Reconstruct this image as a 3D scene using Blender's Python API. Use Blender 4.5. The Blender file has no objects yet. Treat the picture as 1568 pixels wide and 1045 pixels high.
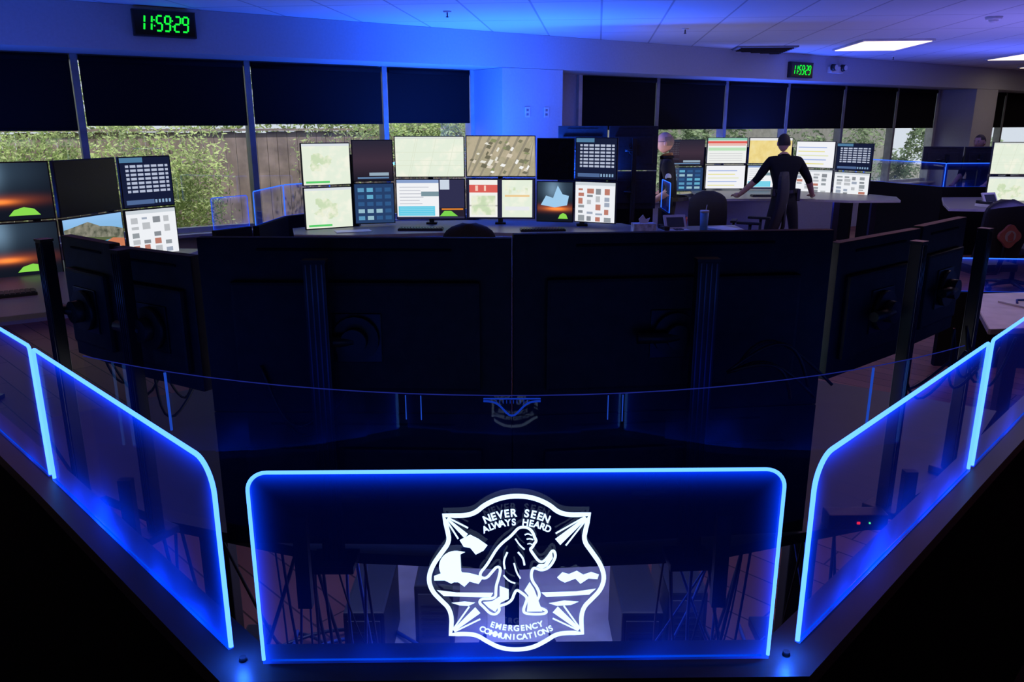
import bpy, bmesh, math, random
from mathutils import Matrix, Vector
random.seed(7)
scene = bpy.context.scene
try:
    scene.view_settings.view_transform = 'Standard'
    scene.view_settings.look = 'None'
except Exception:
    pass
H = 1.86
# ------------------------------------------------------------------ materials
_M = {}
def mat(name, col, rough=0.6, metal=0.0, noise=0.15, nscale=8.0, bump=0.0, spec=0.5, coat=0.0):
    if name in _M: return _M[name]
    m = bpy.data.materials.new(name); m.use_nodes = True
    nt = m.node_tree; b = nt.nodes['Principled BSDF']
    b.inputs['Roughness'].default_value = rough
    b.inputs['Metallic'].default_value = metal
    b.inputs['Specular IOR Level'].default_value = spec
    b.inputs['Coat Weight'].default_value = coat
    tc = nt.nodes.new('ShaderNodeTexCoord'); n = nt.nodes.new('ShaderNodeTexNoise')
    n.inputs['Scale'].default_value = nscale; n.inputs['Detail'].default_value = 4
    nt.links.new(tc.outputs['Object'], n.inputs['Vector'])
    r = nt.nodes.new('ShaderNodeValToRGB')
    r.color_ramp.elements[0].position = 0.3; r.color_ramp.elements[1].position = 0.7
    r.color_ramp.elements[0].color = (*[c*(1-noise) for c in col], 1)
    r.color_ramp.elements[1].color = (*[min(1, c*(1+noise)) for c in col], 1)
    nt.links.new(n.outputs['Fac'], r.inputs['Fac'])
    nt.links.new(r.outputs['Color'], b.inputs['Base Color'])
    if bump > 0:
        bp = nt.nodes.new('ShaderNodeBump'); bp.inputs['Strength'].default_value = bump
        bp.inputs['Distance'].default_value = 0.01
        nt.links.new(n.outputs['Fac'], bp.inputs['Height']); nt.links.new(bp.outputs['Normal'], b.inputs['Normal'])
    _M[name] = m; return m
def em(name, col, s=1.0):
    if name in _M: return _M[name]
    m = bpy.data.materials.new(name); m.use_nodes = True
    nt = m.node_tree; nt.nodes.clear()
    o = nt.nodes.new('ShaderNodeOutputMaterial'); e = nt.nodes.new('ShaderNodeEmission')
    e.inputs['Color'].default_value = (*col, 1); e.inputs['Strength'].default_value = s
    nt.links.new(e.outputs[0], o.inputs[0]); _M[name] = m; return m
def sc(col, s=1.0):
    return em('screen_%d_%d_%d_%d' % (*[int(c*100) for c in col], int(s*10)), col, s)
def em_noise(name, stops, scale, s=1.0, distort=0.0):
    if name in _M: return _M[name]
    m = bpy.data.materials.new(name); m.use_nodes = True
    nt = m.node_tree; nt.nodes.clear()
    o = nt.nodes.new('ShaderNodeOutputMaterial'); e = nt.nodes.new('ShaderNodeEmission')
    tc = nt.nodes.new('ShaderNodeTexCoord')
    n = nt.nodes.new('ShaderNodeTexNoise'); n.inputs['Detail'].default_value = 6; n.inputs['Distortion'].default_value = distort
    n.inputs['Scale'].default_value = scale
    nt.links.new(tc.outputs['Object'], n.inputs['Vector'])
    r = nt.nodes.new('ShaderNodeValToRGB'); cr = r.color_ramp
    while len(cr.elements) < len(stops): cr.elements.new(0.5)
    for el, (p, c) in zip(cr.elements, stops): el.position = p; el.color = (*c, 1)
    nt.links.new(n.outputs['Fac'], r.inputs['Fac']); nt.links.new(r.outputs['Color'], e.inputs['Color'])
    e.inputs['Strength'].default_value = s
    nt.links.new(e.outputs[0], o.inputs[0]); _M[name] = m; return m
def grad(name, stops, h, s=1.0, off=0.5):
    """vertical gradient wallpaper of a display, in the display's own height"""
    if name in _M: return _M[name]
    m = bpy.data.materials.new(name); m.use_nodes = True
    nt = m.node_tree; nt.nodes.clear()
    o = nt.nodes.new('ShaderNodeOutputMaterial'); e = nt.nodes.new('ShaderNodeEmission')
    tc = nt.nodes.new('ShaderNodeTexCoord'); sx = nt.nodes.new('ShaderNodeSeparateXYZ')
    ma = nt.nodes.new('ShaderNodeMath'); ma.operation = 'MULTIPLY_ADD'
    ma.inputs[1].default_value = 1.0/h; ma.inputs[2].default_value = off
    r = nt.nodes.new('ShaderNodeValToRGB'); cr = r.color_ramp
    while len(cr.elements) < len(stops): cr.elements.new(0.5)
    for el, (p, c) in zip(cr.elements, stops): el.position = p; el.color = (*c, 1)
    nt.links.new(tc.outputs['Object'], sx.inputs[0]); nt.links.new(sx.outputs['Z'], ma.inputs[0])
    nt.links.new(ma.outputs[0], r.inputs['Fac']); nt.links.new(r.outputs['Color'], e.inputs['Color'])
    e.inputs['Strength'].default_value = s
    nt.links.new(e.outputs[0], o.inputs[0]); _M[name] = m; return m
def glow_wall(name, h, plume=True):
    """night wallpaper of a display: orange glow on the horizon, pale plume above"""
    if name in _M: return _M[name]
    m = bpy.data.materials.new(name); m.use_nodes = True
    nt = m.node_tree; nt.nodes.clear(); N = nt.nodes.new; K = nt.links.new
    o = N('ShaderNodeOutputMaterial'); tc = N('ShaderNodeTexCoord'); sx = N('ShaderNodeSeparateXYZ'); K(tc.outputs['Object'], sx.inputs[0])
    def M(op, a, b=None):
        n = N('ShaderNodeMath'); n.operation = op
        for i, v in enumerate((a, b)):
            if v is None: continue
            if isinstance(v, (int, float)): n.inputs[i].default_value = v
            else: K(v, n.inputs[i])
        return n.outputs[0]
    def G(x0, z0, sx_, sz_):
        a = M('POWER', M('ABSOLUTE', M('DIVIDE', M('SUBTRACT', sx.outputs['X'], x0), sx_)), 2.0)
        b = M('POWER', M('ABSOLUTE', M('DIVIDE', M('SUBTRACT', sx.outputs['Z'], z0), sz_)), 2.0)
        return M('EXPONENT', M('MULTIPLY', M('ADD', a, b), -1.0))
    acc = None
    gl = [((.95, .24, .02), G(.02, -h*.17, .10, .018), 1.1), ((.45, .07, .01), G(.0, -h*.15, .26, .035), .6), ((.006, .008, .016), None, 1.0)]
    if plume: gl += [((.16, .26, .36), G(-.02, h*.32, .075, h*.28), .8), ((.03, .055, .085), G(0, h*.35, .3, h*.35), .8)]
    for c, f, s in gl:
        e = N('ShaderNodeEmission'); e.inputs['Color'].default_value = (*c, 1)
        if f is None: e.inputs['Strength'].default_value = s
        else: K(M('MULTIPLY', f, s), e.inputs['Strength'])
        if acc is None: acc = e.outputs[0]
        else:
            ad = N('ShaderNodeAddShader'); K(acc, ad.inputs[0]); K(e.outputs[0], ad.inputs[1]); acc = ad.outputs[0]
    K(acc, o.inputs[0]); _M[name] = m; return m
def acrylic(name, L, h, k_edge, k_base, k0, width=0.012, refl=0.05, tint=(0.93, 0.95, 1.0)):
    """edge-lit acrylic: clear sheet that scatters the LED colour close to its edges"""
    m = bpy.data.materials.new(name); m.use_nodes = True
    nt = m.node_tree; nt.nodes.clear(); N = nt.nodes.new; K = nt.links.new
    o = N('ShaderNodeOutputMaterial'); tr = N('ShaderNodeBsdfTransparent'); gl = N('ShaderNodeBsdfGlossy')
    tr.inputs['Color'].default_value = (*tint, 1); gl.inputs['Roughness'].default_value = 0.03
    mx = N('ShaderNodeMixShader'); mx.inputs[0].default_value = refl
    K(tr.outputs[0], mx.inputs[1]); K(gl.outputs[0], mx.inputs[2])
    tc = N('ShaderNodeTexCoord'); sx = N('ShaderNodeSeparateXYZ'); K(tc.outputs['Object'], sx.inputs[0])
    def M(op, a, b=None):
        n = N('ShaderNodeMath'); n.operation = op
        for i, v in enumerate((a, b)):
            if v is None: continue
            if isinstance(v, (int, float)): n.inputs[i].default_value = v
            else: K(v, n.inputs[i])
        return n.outputs[0]
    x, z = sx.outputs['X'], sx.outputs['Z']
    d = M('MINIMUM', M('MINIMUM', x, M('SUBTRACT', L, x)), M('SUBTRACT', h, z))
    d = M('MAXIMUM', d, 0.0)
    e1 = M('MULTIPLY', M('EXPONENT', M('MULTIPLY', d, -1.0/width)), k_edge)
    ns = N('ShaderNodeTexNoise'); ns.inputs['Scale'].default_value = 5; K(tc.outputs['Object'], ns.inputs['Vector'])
    e2 = M('MULTIPLY', M('MULTIPLY', M('EXPONENT', M('MULTIPLY', z, -1.0/0.035)), k_base), M('POWER', M('MULTIPLY', ns.outputs['Fac'], 1.8), 4.0))  # patchy blue haze near the bottom, painted in as emission
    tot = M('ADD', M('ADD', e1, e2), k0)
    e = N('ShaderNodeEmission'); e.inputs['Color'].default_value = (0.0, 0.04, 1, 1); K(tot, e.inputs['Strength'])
    ad = N('ShaderNodeAddShader'); K(mx.outputs[0], ad.inputs[0]); K(e.outputs[0], ad.inputs[1])
    K(ad.outputs[0], o.inputs[0]); return m

BLK = mat('black_plastic', (0.012, 0.012, 0.014), 0.45)
BLKM = mat('monitor_shell_black', (0.020, 0.020, 0.026), 0.55, nscale=30, noise=.25, spec=.3)
FAB = mat('partition_fabric', (0.010, 0.010, 0.012), 0.9, nscale=120, bump=.3, spec=.1)
CAP = mat('partition_cap_grey', (0.04, 0.04, 0.045), 0.45)
ALU = mat('aluminium_profile', (0.03, 0.03, 0.035), 0.35, 0.6)
FRM = mat('window_frame_aluminium', (0.45, 0.46, 0.48), 0.45, 0.3)
WALL = mat('painted_wall', (0.40, 0.42, 0.48), 0.75, nscale=40, noise=.04, bump=.05)
TOP = mat('worktop_laminate', (0.17, 0.16, 0.165), 0.4, nscale=60, noise=.06)
EDGE = mat('worktop_edge', (0.42, 0.40, 0.39), 0.5)
CLOTH = mat('uniform_navy', (0.006, 0.007, 0.011), 0.9, nscale=60, bump=.3, spec=.2)
SKIN = mat('skin', (0.50, 0.28, 0.20), 0.55, nscale=20, noise=.06)
HAIRD = mat('dark_hair', (0.02, 0.014, 0.01), 0.7, nscale=90, bump=.5)
HAIRG = mat('grey_hair', (0.22, 0.16, 0.13), 0.8, nscale=90, bump=.5)
WHT = mat('white_plastic', (0.6, 0.6, 0.62), 0.45)
CHR = mat('chair_mesh_black', (0.02, 0.02, 0.023), 0.75, nscale=150, bump=.3)
LED = em('led_blue_core', (0.085, 0.28, 1.0), 2.6)
LEDN = em('led_blue_dim', (0.02, 0.12, 1.0), 0.9)
LEDT = em('led_blue_thin', (0.03, 0.16, 1.0), 1.4)
ETCH = em('etched_light', (0.55, 0.74, 1.0), 1.7)

# ------------------------------------------------------------------ mesh builder
class MB:
    def __init__(s): s.bm = bmesh.new(); s.mats = []; s.T = Matrix.Identity(4)
    def mi(s, m):
        if m not in s.mats: s.mats.append(m)
        return s.mats.index(m)
    def _fin(s, vs, m, smooth=False):
        i = s.mi(m); fs = set()
        for v in vs:
            for f in v.link_faces: fs.add(f)
        for f in fs: f.material_index = i; f.smooth = smooth
        return list(fs)
    def box(s, c, d, m, R=None, bev=0.0):
        M = s.T @ Matrix.Translation(c) @ (R if R else Matrix.Identity(4)) @ Matrix.Diagonal((*d, 1))
        g = bmesh.ops.create_cube(s.bm, size=1, matrix=M); fs = s._fin(g['verts'], m)
        if bev > 0:
            es = list({e for f in fs for e in f.edges})
            r = bmesh.ops.bevel(s.bm, geom=es, offset=bev, segments=2, affect='EDGES', profile=.7)
            i = s.mi(m)
            for f in r['faces']: f.material_index = i
    def cyl(s, c, r1, r2, h, m, R=None, seg=20, smooth=True):
        M = s.T @ Matrix.Translation(c) @ (R if R else Matrix.Identity(4))
        g = bmesh.ops.create_cone(s.bm, cap_ends=True, segments=seg, radius1=r1, radius2=r2, depth=h, matrix=M)
        for f in s._fin(g['verts'], m, smooth):
            if len(f.verts) > 4: f.smooth = False
    def sph(s, c, d, m, R=None, seg=16, fn=None, keep=None):
        M = s.T @ Matrix.Translation(c) @ (R if R else Matrix.Identity(4))
        g = bmesh.ops.create_uvsphere(s.bm, u_segments=seg, v_segments=max(8, seg*3//4), radius=1)
        vs = g['verts']
        if keep:
            bad = [v for v in vs if not keep(v.co)]
            vs = [v for v in vs if keep(v.co)]
            bmesh.ops.delete(s.bm, geom=bad, context='VERTS')
        for v in vs:
            p = v.co.copy()
            if fn: p = fn(p)
            v.co = M @ Vector((p.x*d[0], p.y*d[1], p.z*d[2]))
        s._fin(vs, m, True)
    def tube(s, pts, r, m, seg=8):
        pts = [Vector(p) for p in pts]; n = len(pts)
        rr = r if isinstance(r, (list, tuple)) else [r]*n
        rings = []; prev = None
        for i, p in enumerate(pts):
            t = (pts[min(i+1, n-1)] - pts[max(i-1, 0)]).normalized()
            if prev is None:
                ref = Vector((0, 0, 1)) if abs(t.z) < .9 else Vector((0, 1, 0))
                a = t.cross(ref).normalized()
            else:
                a = (prev - t*prev.dot(t)).normalized()
            prev = a; b = t.cross(a)
            rings.append([s.bm.verts.new(s.T @ (p + (a*math.cos(2*math.pi*k/seg) + b*math.sin(2*math.pi*k/seg))*rr[i])) for k in range(seg)])
        i = s.mi(m)
        for A, B in zip(rings, rings[1:]):
            for k in range(seg):
                f = s.bm.faces.new((A[k], A[(k+1) % seg], B[(k+1) % seg], B[k])); f.material_index = i; f.smooth = True
        for ring in (rings[0][::-1], rings[-1]):
            f = s.bm.faces.new(ring); f.material_index = i
    def poly(s, pts2, depth, m, axis='Y', off=0.0):
        def P(p, k):
            return Vector((p[0], off+k, p[1])) if axis == 'Y' else Vector((p[0], p[1], off+k))
        A = [s.bm.verts.new(s.T @ P(p, 0)) for p in pts2]; B = [s.bm.verts.new(s.T @ P(p, depth)) for p in pts2]
        i = s.mi(m); n = len(pts2)
        fs = [s.bm.faces.new(A), s.bm.faces.new(B[::-1])]
        for k in range(n): fs.append(s.bm.faces.new((A[k], B[k], B[(k+1) % n], A[(k+1) % n])))
        for f in fs: f.material_index = i
        bmesh.ops.triangulate(s.bm, faces=[f for f in fs[:2] if len(f.verts) > 4])
    def ribbon(s, pts, w, m, off, depth, closed=False):
        n = len(pts); L = []; R = []
        for k in range(n):
            if closed: a, b = pts[k-1], pts[(k+1) % n]
            else: a, b = pts[max(k-1, 0)], pts[min(k+1, n-1)]
            t = Vector((b[0]-a[0], b[1]-a[1])); t.normalize(); nn = Vector((-t.y, t.x))*(w[k] if isinstance(w, list) else w)/2
            L.append((pts[k][0]+nn.x, pts[k][1]+nn.y)); R.append((pts[k][0]-nn.x, pts[k][1]-nn.y))
        i = s.mi(m)
        vl = [s.bm.verts.new(s.T @ Vector((p[0], off, p[1]))) for p in L]; vr = [s.bm.verts.new(s.T @ Vector((p[0], off, p[1]))) for p in R]
        for k in range(n if closed else n-1):
            j = (k+1) % n
            try:
                f = s.bm.faces.new((vl[k], vr[k], vr[j], vl[j])); f.material_index = i
            except Exception: pass
    def mesh(s, me, M, matfn):
        n0 = len(s.bm.verts); f0 = len(s.bm.faces)
        s.bm.from_mesh(me); s.bm.verts.ensure_lookup_table(); s.bm.faces.ensure_lookup_table()
        for f in s.bm.faces[f0:]:
            f.material_index = s.mi(matfn(f.calc_center_median())); f.smooth = True
        for v in s.bm.verts[n0:]: v.co = s.T @ M @ v.co
    def obj(s, name, M=None, parent=None):
        bmesh.ops.recalc_face_normals(s.bm, faces=s.bm.faces)
        me = bpy.data.meshes.new(name); s.bm.to_mesh(me); s.bm.free()
        for m in s.mats: me.materials.append(m)
        o = bpy.data.objects.new(name, me); scene.collection.objects.link(o)
        if parent: o.parent = parent
        if M is not None: o.matrix_local = M
        return o
def RX(a): return Matrix.Rotation(math.radians(a), 4, 'X')
def RY(a): return Matrix.Rotation(math.radians(a), 4, 'Y')
def RZ(a): return Matrix.Rotation(math.radians(a), 4, 'Z')
def TR(x, y, z): return Matrix.Translation((x, y, z))
def between(p, q, z):
    return TR((p[0]+q[0])/2, (p[1]+q[1])/2, z) @ Matrix.Rotation(math.atan2(q[1]-p[1], q[0]-p[0]), 4, 'Z')
def pathwall(mb, pts, w, z0, z1, m):
    n = len(pts); L = []; R = []
    for k in range(n):
        a = Vector(pts[max(k-1, 0)]); b = Vector(pts[k]); c = Vector(pts[min(k+1, n-1)])
        t1 = (b-a).normalized() if k > 0 else (c-b).normalized(); t2 = (c-b).normalized() if k < n-1 else t1
        n1 = Vector((-t1.y, t1.x)); n2 = Vector((-t2.y, t2.x)); nn = (n1+n2).normalized(); nn = nn*(w/2)/max(.4, nn.dot(n1))
        L.append((b+nn)); R.append((b-nn))
    mb.poly([(p.x, p.y) for p in L] + [(p.x, p.y) for p in R[::-1]], z1-z0, m, 'Z', z0)

# ------------------------------------------------------------------ camera
cd = bpy.data.cameras.new('camera'); cam = bpy.data.objects.new('camera', cd); scene.collection.objects.link(cam)
cd.sensor_width = 36; cd.lens = 27.9; cd.clip_start = 0.05; cd.clip_end = 200
cam.location = (0, 0, H); cam.rotation_euler = (math.radians(90-15.37), 0, 0)
scene.camera = cam

# ------------------------------------------------------------------ world & sun
w = bpy.data.worlds.new('sky'); scene.world = w; w.use_nodes = True
bg = w.node_tree.nodes['Background']; bg.inputs[0].default_value = (0.82, 0.9, 1.0, 1); bg.inputs[1].default_value = 1.1
sd = bpy.data.lights.new('sun', 'SUN'); sd.energy = 3.6; sd.angle = 0.02; sd.color = (1, .95, .85)
so = bpy.data.objects.new('sun', sd); scene.collection.objects.link(so)
so.rotation_euler = Vector((-0.35, 0.45, -1)).to_track_quat('-Z', 'Y').to_euler(); so.location = (0, 12, 8)

# ------------------------------------------------------------------ room shell
WD = Vector((.83, .558)); WD.normalize()
WM = Matrix(((WD.x, -WD.y, 0, -2.035), (WD.y, WD.x, 0, 9.21), (0, 0, 1, 0), (0, 0, 0, 1)))
def W(s, y=0): 
    v = WM @ Vector((s, y, 0)); return (v.x, v.y)
A = W(-9.0, .12); B = W(21.0, .12); C = (B[0], -3.0); D = (A[0], -3.0)
SOF = 2.48; CEIL = 2.86
def floor_surface():
    m = bpy.data.materials.new('wood_plank_floor'); m.use_nodes = True; nt = m.node_tree; b = nt.nodes['Principled BSDF']
    tc = nt.nodes.new('ShaderNodeTexCoord'); mp = nt.nodes.new('ShaderNodeMapping'); mp.inputs['Rotation'].default_value = (0, 0, .78)
    br = nt.nodes.new('ShaderNodeTexBrick'); br.inputs['Scale'].default_value = 1
    br.inputs['Color1'].default_value = (.30, .13, .10, 1); br.inputs['Color2'].default_value = (.21, .085, .07, 1); br.inputs['Mortar'].default_value = (.05, .025, .02, 1)
    br.inputs['Mortar Size'].default_value = .004; br.inputs['Brick Width'].default_value = 1.2; br.inputs['Row Height'].default_value = .15
    nt.links.new(tc.outputs['Object'], mp.inputs[0]); nt.links.new(mp.outputs[0], br.inputs[0]); nt.links.new(br.outputs[0], b.inputs['Base Color'])
    b.inputs['Roughness'].default_value = .6; b.inputs['Specular IOR Level'].default_value = .15; return m
def ceil_mat():
    m = bpy.data.materials.new('ceiling_tiles'); m.use_nodes = True; nt = m.node_tree; b = nt.nodes['Principled BSDF']
    tc = nt.nodes.new('ShaderNodeTexCoord'); mp = nt.nodes.new('ShaderNodeMapping'); mp.inputs['Rotation'].default_value = (0, 0, math.radians(96))
    br = nt.nodes.new('ShaderNodeTexBrick'); br.offset = 0; br.inputs['Scale'].default_value = 1
    br.inputs['Color1'].default_value = (.62, .63, .68, 1); br.inputs['Color2'].default_value = (.58, .59, .64, 1); br.inputs['Mortar'].default_value = (.34, .34, .38, 1)
    br.inputs['Mortar Size'].default_value = .010; br.inputs['Brick Width'].default_value = 1.22; br.inputs['Row Height'].default_value = .61
    nt.links.new(tc.outputs['Object'], mp.inputs[0]); nt.links.new(mp.outputs[0], br.inputs[0]); nt.links.new(br.outputs[0], b.inputs['Base Color'])
    b.inputs['Roughness'].default_value = .8; return m
mb = MB(); mb.poly([A, B, C, D], -.1, floor_surface(), 'Z', 0); mb.obj('floor')
mb = MB(); mb.poly([A, B, C, D], .1, ceil_mat(), 'Z', CEIL); mb.obj('ceiling')
for nm, p, q in (('wall_back', D, C), ('wall_left', A, D), ('wall_right', C, B)):
    mb = MB(); pathwall(mb, [p, q], .1, 0, CEIL, WALL); mb.obj(nm)

mull = [-8.8, -7.22, -5.64, -4.06, -2.48, -.89, .66, 1.83]
mull2 = [3.52, 4.94, 6.38, 7.85, 9.38, 10.98, 12.35]
mull3 = [13.5, 15.0, 16.5, 18.0, 19.5, 21.0]
mb = MB()
mb.box((6.0, .06, .36), (30.0, .14, .72), WALL)
mb.box((6.0, .06, 2.67), (30.0, .14, .38), WALL)
for a, b in ((1.83, 3.52), (12.35, 13.5)): mb.box(((a+b)/2, .06, 1.6), (b-a-.06, .14, 1.76), WALL)
mb.obj('wall_front', WM)
mb = MB(); mb.box((6.0, -.35, (SOF+CEIL)/2+.0), (30.0, .70, CEIL-SOF-.004), WALL); mb.obj('trim_1', WM)
mb = MB(); mb.box((2.29, -.35, SOF/2), (.88, .69, SOF-.004), WALL); mb.obj('wall_column', WM)
mb = MB(); mb.box((12.9, -.35, SOF/2), (.8, .69, SOF-.004), WALL); mb.obj('wall_column.001', WM)
mb = MB(); mb.box((6.0, -.06, .735), (29.9, .16, .03), FRM); mb.obj('trim_2', WM)
gm = bpy.data.materials.new('window_glass'); gm.use_nodes = True; nt = gm.node_tree; nt.nodes.clear()
o = nt.nodes.new('ShaderNodeOutputMaterial'); t = nt.nodes.new('ShaderNodeBsdfTransparent'); g = nt.nodes.new('ShaderNodeBsdfGlossy'); mx = nt.nodes.new('ShaderNodeMixShader')
t.inputs[0].default_value = (.9, .9, .9, 1); g.inputs['Roughness'].default_value = .02; mx.inputs[0].default_value = .05
nt.links.new(t.outputs[0], mx.inputs[1]); nt.links.new(g.outputs[0], mx.inputs[2]); nt.links.new(mx.outputs[0], o.inputs[0])
SHADE = mat('roller_shade_black', (0.007, 0.007, 0.009), .9, nscale=200, spec=.1)
k = 0
bot = {(-2.48): 1.845, (-.89): 1.86, (.66): 1.87, (-4.06): 1.80}
for grp in (mull, mull2, mull3):
    for a, b in zip(grp, grp[1:]):
        k += 1; mb = MB()
        mb.box(((a+b)/2, .06, 1.6), (b-a-.08, .008, 1.72), gm)
        for x, wd in ((a, .06), (b, .06)): mb.box((x, .01, 1.61), (wd, .14, 1.74), FRM)
        mb.box(((a+b)/2, .03, .78), (b-a-.07, .08, .05), FRM); mb.box(((a+b)/2, .03, 2.455), (b-a-.07, .08, .05), FRM)
        mb.obj('window_%d' % k, WM)
        mb = MB(); zb = bot.get(a, 1.84 if a < 3 else 1.78)
        mb.box(((a+b)/2, -.045, (zb+SOF)/2), (b-a-.08, .006, SOF-zb-.02), SHADE)
        mb.box(((a+b)/2, -.045, zb), (b-a-.08, .016, .025), SHADE, bev=.004)
        mb.cyl(((a+b)/2, -.05, SOF-.04), .03, .03, b-a-.10, SHADE, R=RY(90))
        mb.obj('roller_blind', WM)
for s_ in (2.2, 2.48):
    mb = MB(); mb.box((s_, -.704, 1.985), (.075, .008, .12), WHT, bev=.003)
    for dz in (-.025, .025): mb.box((s_, -.709, 1.985+dz), (.032, .004, .028), mat('outlet_face', (.2, .2, .21), .5))
    mb.obj('wall_outlet', WM)

GRN = em('clock_digit_green', (0.01, 1.0, 0.06), 1.0)
def clock(s_, z_, name='digital_wall_clock'):
    mb = MB(); w_, h_ = .53, .225
    mb.box((0, -.03, 0), (w_, .06, h_), BLK, bev=.008)
    mb.box((0, -.062, 0), (w_-.03, .004, h_-.03), mat('clock_face', (.004, .006, .004), .15))
    mb.box((0, -.0625, h_/2-.006), (w_, .006, .008), CAP)
    seg = {'1': 'bc', '5': 'afgcd', '9': 'abcdfg', '2': 'abged'}
    def dig(ch, x, wd, hh):
        P = {'a': (0, hh/2, 1), 'g': (0, 0, 1), 'd': (0, -hh/2, 1), 'b': (wd/2, hh/4, 0), 'c': (wd/2, -hh/4, 0), 'f': (-wd/2, hh/4, 0), 'e': (-wd/2, -hh/4, 0)}
        for c in seg[ch]:
            px, pz, hor = P[c]; sk = pz*.12
            mb.box((x+px+sk, -.066, pz), ((wd*.8, .003, .015) if hor else (.015, .003, hh*.42)), GRN, R=(None if hor else RY(7)))
    xs = [-.195, -.135, -.048, .020, .105, .172]
    for ch, x in zip('115929', xs): dig(ch, x, .046, .125)
    for x in (-.090, .063):
        for z in (-.022, .026): mb.box((x, -.066, z), (.012, .003, .012), GRN)
    mb.obj(name, WM @ TR(s_, -.70, z_))
clock(-1.79, 2.715); clock(7.2, 2.63)
mb = MB(); mb.box((0, -.04, 0), (.30, .08, .10), WHT, bev=.01)
for dx in (-.12, .12): mb.cyl((dx, -.10, .03), .055, .045, .07, BLK, R=RX(90)); mb.cyl((dx, -.137, .03), .04, .04, .004, WHT, R=RX(90))
mb.obj('emergency_light', WM @ TR(8.05, -.70, 2.66))

PAN = em('light_panel_diffuser', (1.0, .78, .62), 1.8)
def panel(x, y, m=PAN, a=6, L=1.6, Wd=.85):
    mb = MB(); mb.box((0, 0, -.012), (Wd+.06, L+.06, .02), WHT); mb.box((0, 0, -.024), (Wd, L, .008), m)
    mb.obj('ceiling_light_panel', TR(x, y, CEIL) @ RZ(-a))
panel(4.85, 11.1, L=1.3, Wd=.8); panel(7.9, 12.9, L=1.2, Wd=.6); panel(9.7, 14.6); panel(11.6, 11.6); panel(12.6, 16.5)
mb = MB(); mb.box((0, 0, -.01), (.8, 1.2, .02), mat('vent_grey', (.2, .2, .22), .6))
for i in range(9): mb.box((0, -.52+i*.13, -.024), (.7, .03, .01), BLK, R=RX(30))
mb.obj('ceiling_vent', TR(3.5, 11.9, CEIL) @ RZ(-6))
mb = MB(); mb.cyl((0, 0, -.015), .07, .08, .03, WHT); mb.sph((0, 0, -.03), (.045, .045, .03), WHT); mb.obj('smoke_detector', TR(4.7, 8.3, CEIL))
for x, y in ((1.9, 9.3), (5.9, 13.0), (-.6, 7.9)):
    mb = MB(); mb.cyl((0, 0, -.006), .035, .04, .012, WHT); mb.cyl((0, 0, -.03), .006, .006, .05, ALU); mb.cyl((0, 0, -.05), .015, .015, .004, ALU); mb.obj('fire_sprinkler', TR(x, y, CEIL))

# ------------------------------------------------------------------ exterior
mb = MB(); mb.box((6, 12, -.15), (60, 23.6, .1), mat('outside_ground', (.28, .26, .2), .9, nscale=2)); mb.obj('outside_ground', WM)
FEN = mat('fence_wood', (.33, .26, .245), .8, nscale=5, noise=.3)
mb = MB()
x = -8.0
while x < 3.4:
    hh = 1.84+random.uniform(-.015, .015); mb.box((x, 2.6, hh/2-.1), (.137, .02, hh+.0), FEN); x += .143
for z in (.4, 1.5): mb.box((-2.3, 2.64, z), (11.4, .05, .09), FEN)
mb.box((-2.3, 2.6, 1.86-.09), (11.5, .12, .03), FEN)
mb.obj('wooden_fence', WM)
def leafm(name, c):
    if name in _M: return _M[name]
    m = bpy.data.materials.new(name); m.use_nodes = True; nt = m.node_tree; b = nt.nodes['Principled BSDF']
    gi = nt.nodes.new('ShaderNodeTexCoord'); n = nt.nodes.new('ShaderNodeTexNoise'); n.inputs['Scale'].default_value = 3
    r = nt.nodes.new('ShaderNodeValToRGB'); r.color_ramp.elements[0].position = .35; r.color_ramp.elements[1].position = .65
    r.color_ramp.elements[0].color = (*[x*.5 for x in c], 1); r.color_ramp.elements[1].color = (*[min(1, x*1.4) for x in c], 1)
    nt.links.new(gi.outputs['Object'], n.inputs[0]); nt.links.new(n.outputs[0], r.inputs[0]); nt.links.new(r.outputs[0], b.inputs['Base Color'])
    b.inputs['Roughness'].default_value = .7
    tl = nt.nodes.new('ShaderNodeBsdfTranslucent'); mx_ = nt.nodes.new('ShaderNodeMixShader'); mx_.inputs[0].default_value = .4
    nt.links.new(r.outputs[0], tl.inputs[0]); nt.links.new(b.outputs[0], mx_.inputs[1]); nt.links.new(tl.outputs[0], mx_.inputs[2])
    nt.links.new(mx_.outputs[0], nt.nodes['Material Output'].inputs[0]); _M[name] = m; return m
def foliage(name, s0, s1, y0, y1, z0, z1, n, sz, m, blobs, ymax=9):
    vs = []; fs = []
    cs = [(random.uniform(s0, s1), random.uniform(y0, y1), random.uniform(z0+.2, z1-.3), random.uniform(.3, .75)) for _ in range(blobs)]
    for i in range(n):
        c = random.choice(cs); d = Vector((random.gauss(0, 1), random.gauss(0, 1), random.gauss(0, 1))).normalized()*c[3]*random.uniform(.6, 1.05)
        p = Vector(c[:3])+Vector((d.x, d.y*.7, d.z)); p.y = min(max(p.y, .6), ymax-random.random()*.1); p.z = max(p.z, .02)
        a = Vector((random.gauss(0, 1), random.gauss(0, 1), random.gauss(0, 1))).normalized(); b = a.orthogonal().normalized()
        l = sz*random.uniform(.6, 1.3); k0 = len(vs)
        vs += [p-a*l, p+b*l*.4, p+a*l, p-b*l*.4]; fs.append((k0, k0+1, k0+2, k0+3))
    me = bpy.data.meshes.new(name); me.from_pydata([tuple(v) for v in vs], [], fs); me.materials.append(m)
    o = bpy.data.objects.new(name, me); scene.collection.objects.link(o); o.matrix_world = WM; return o
HL = leafm('hedge_leaf', (.60, .76, .34))
foliage('garden_hedge', -8.5, -2.0, 1.3, 2.1, .9, 2.3, 34000, .032, HL, 60, 2.5)
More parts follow.
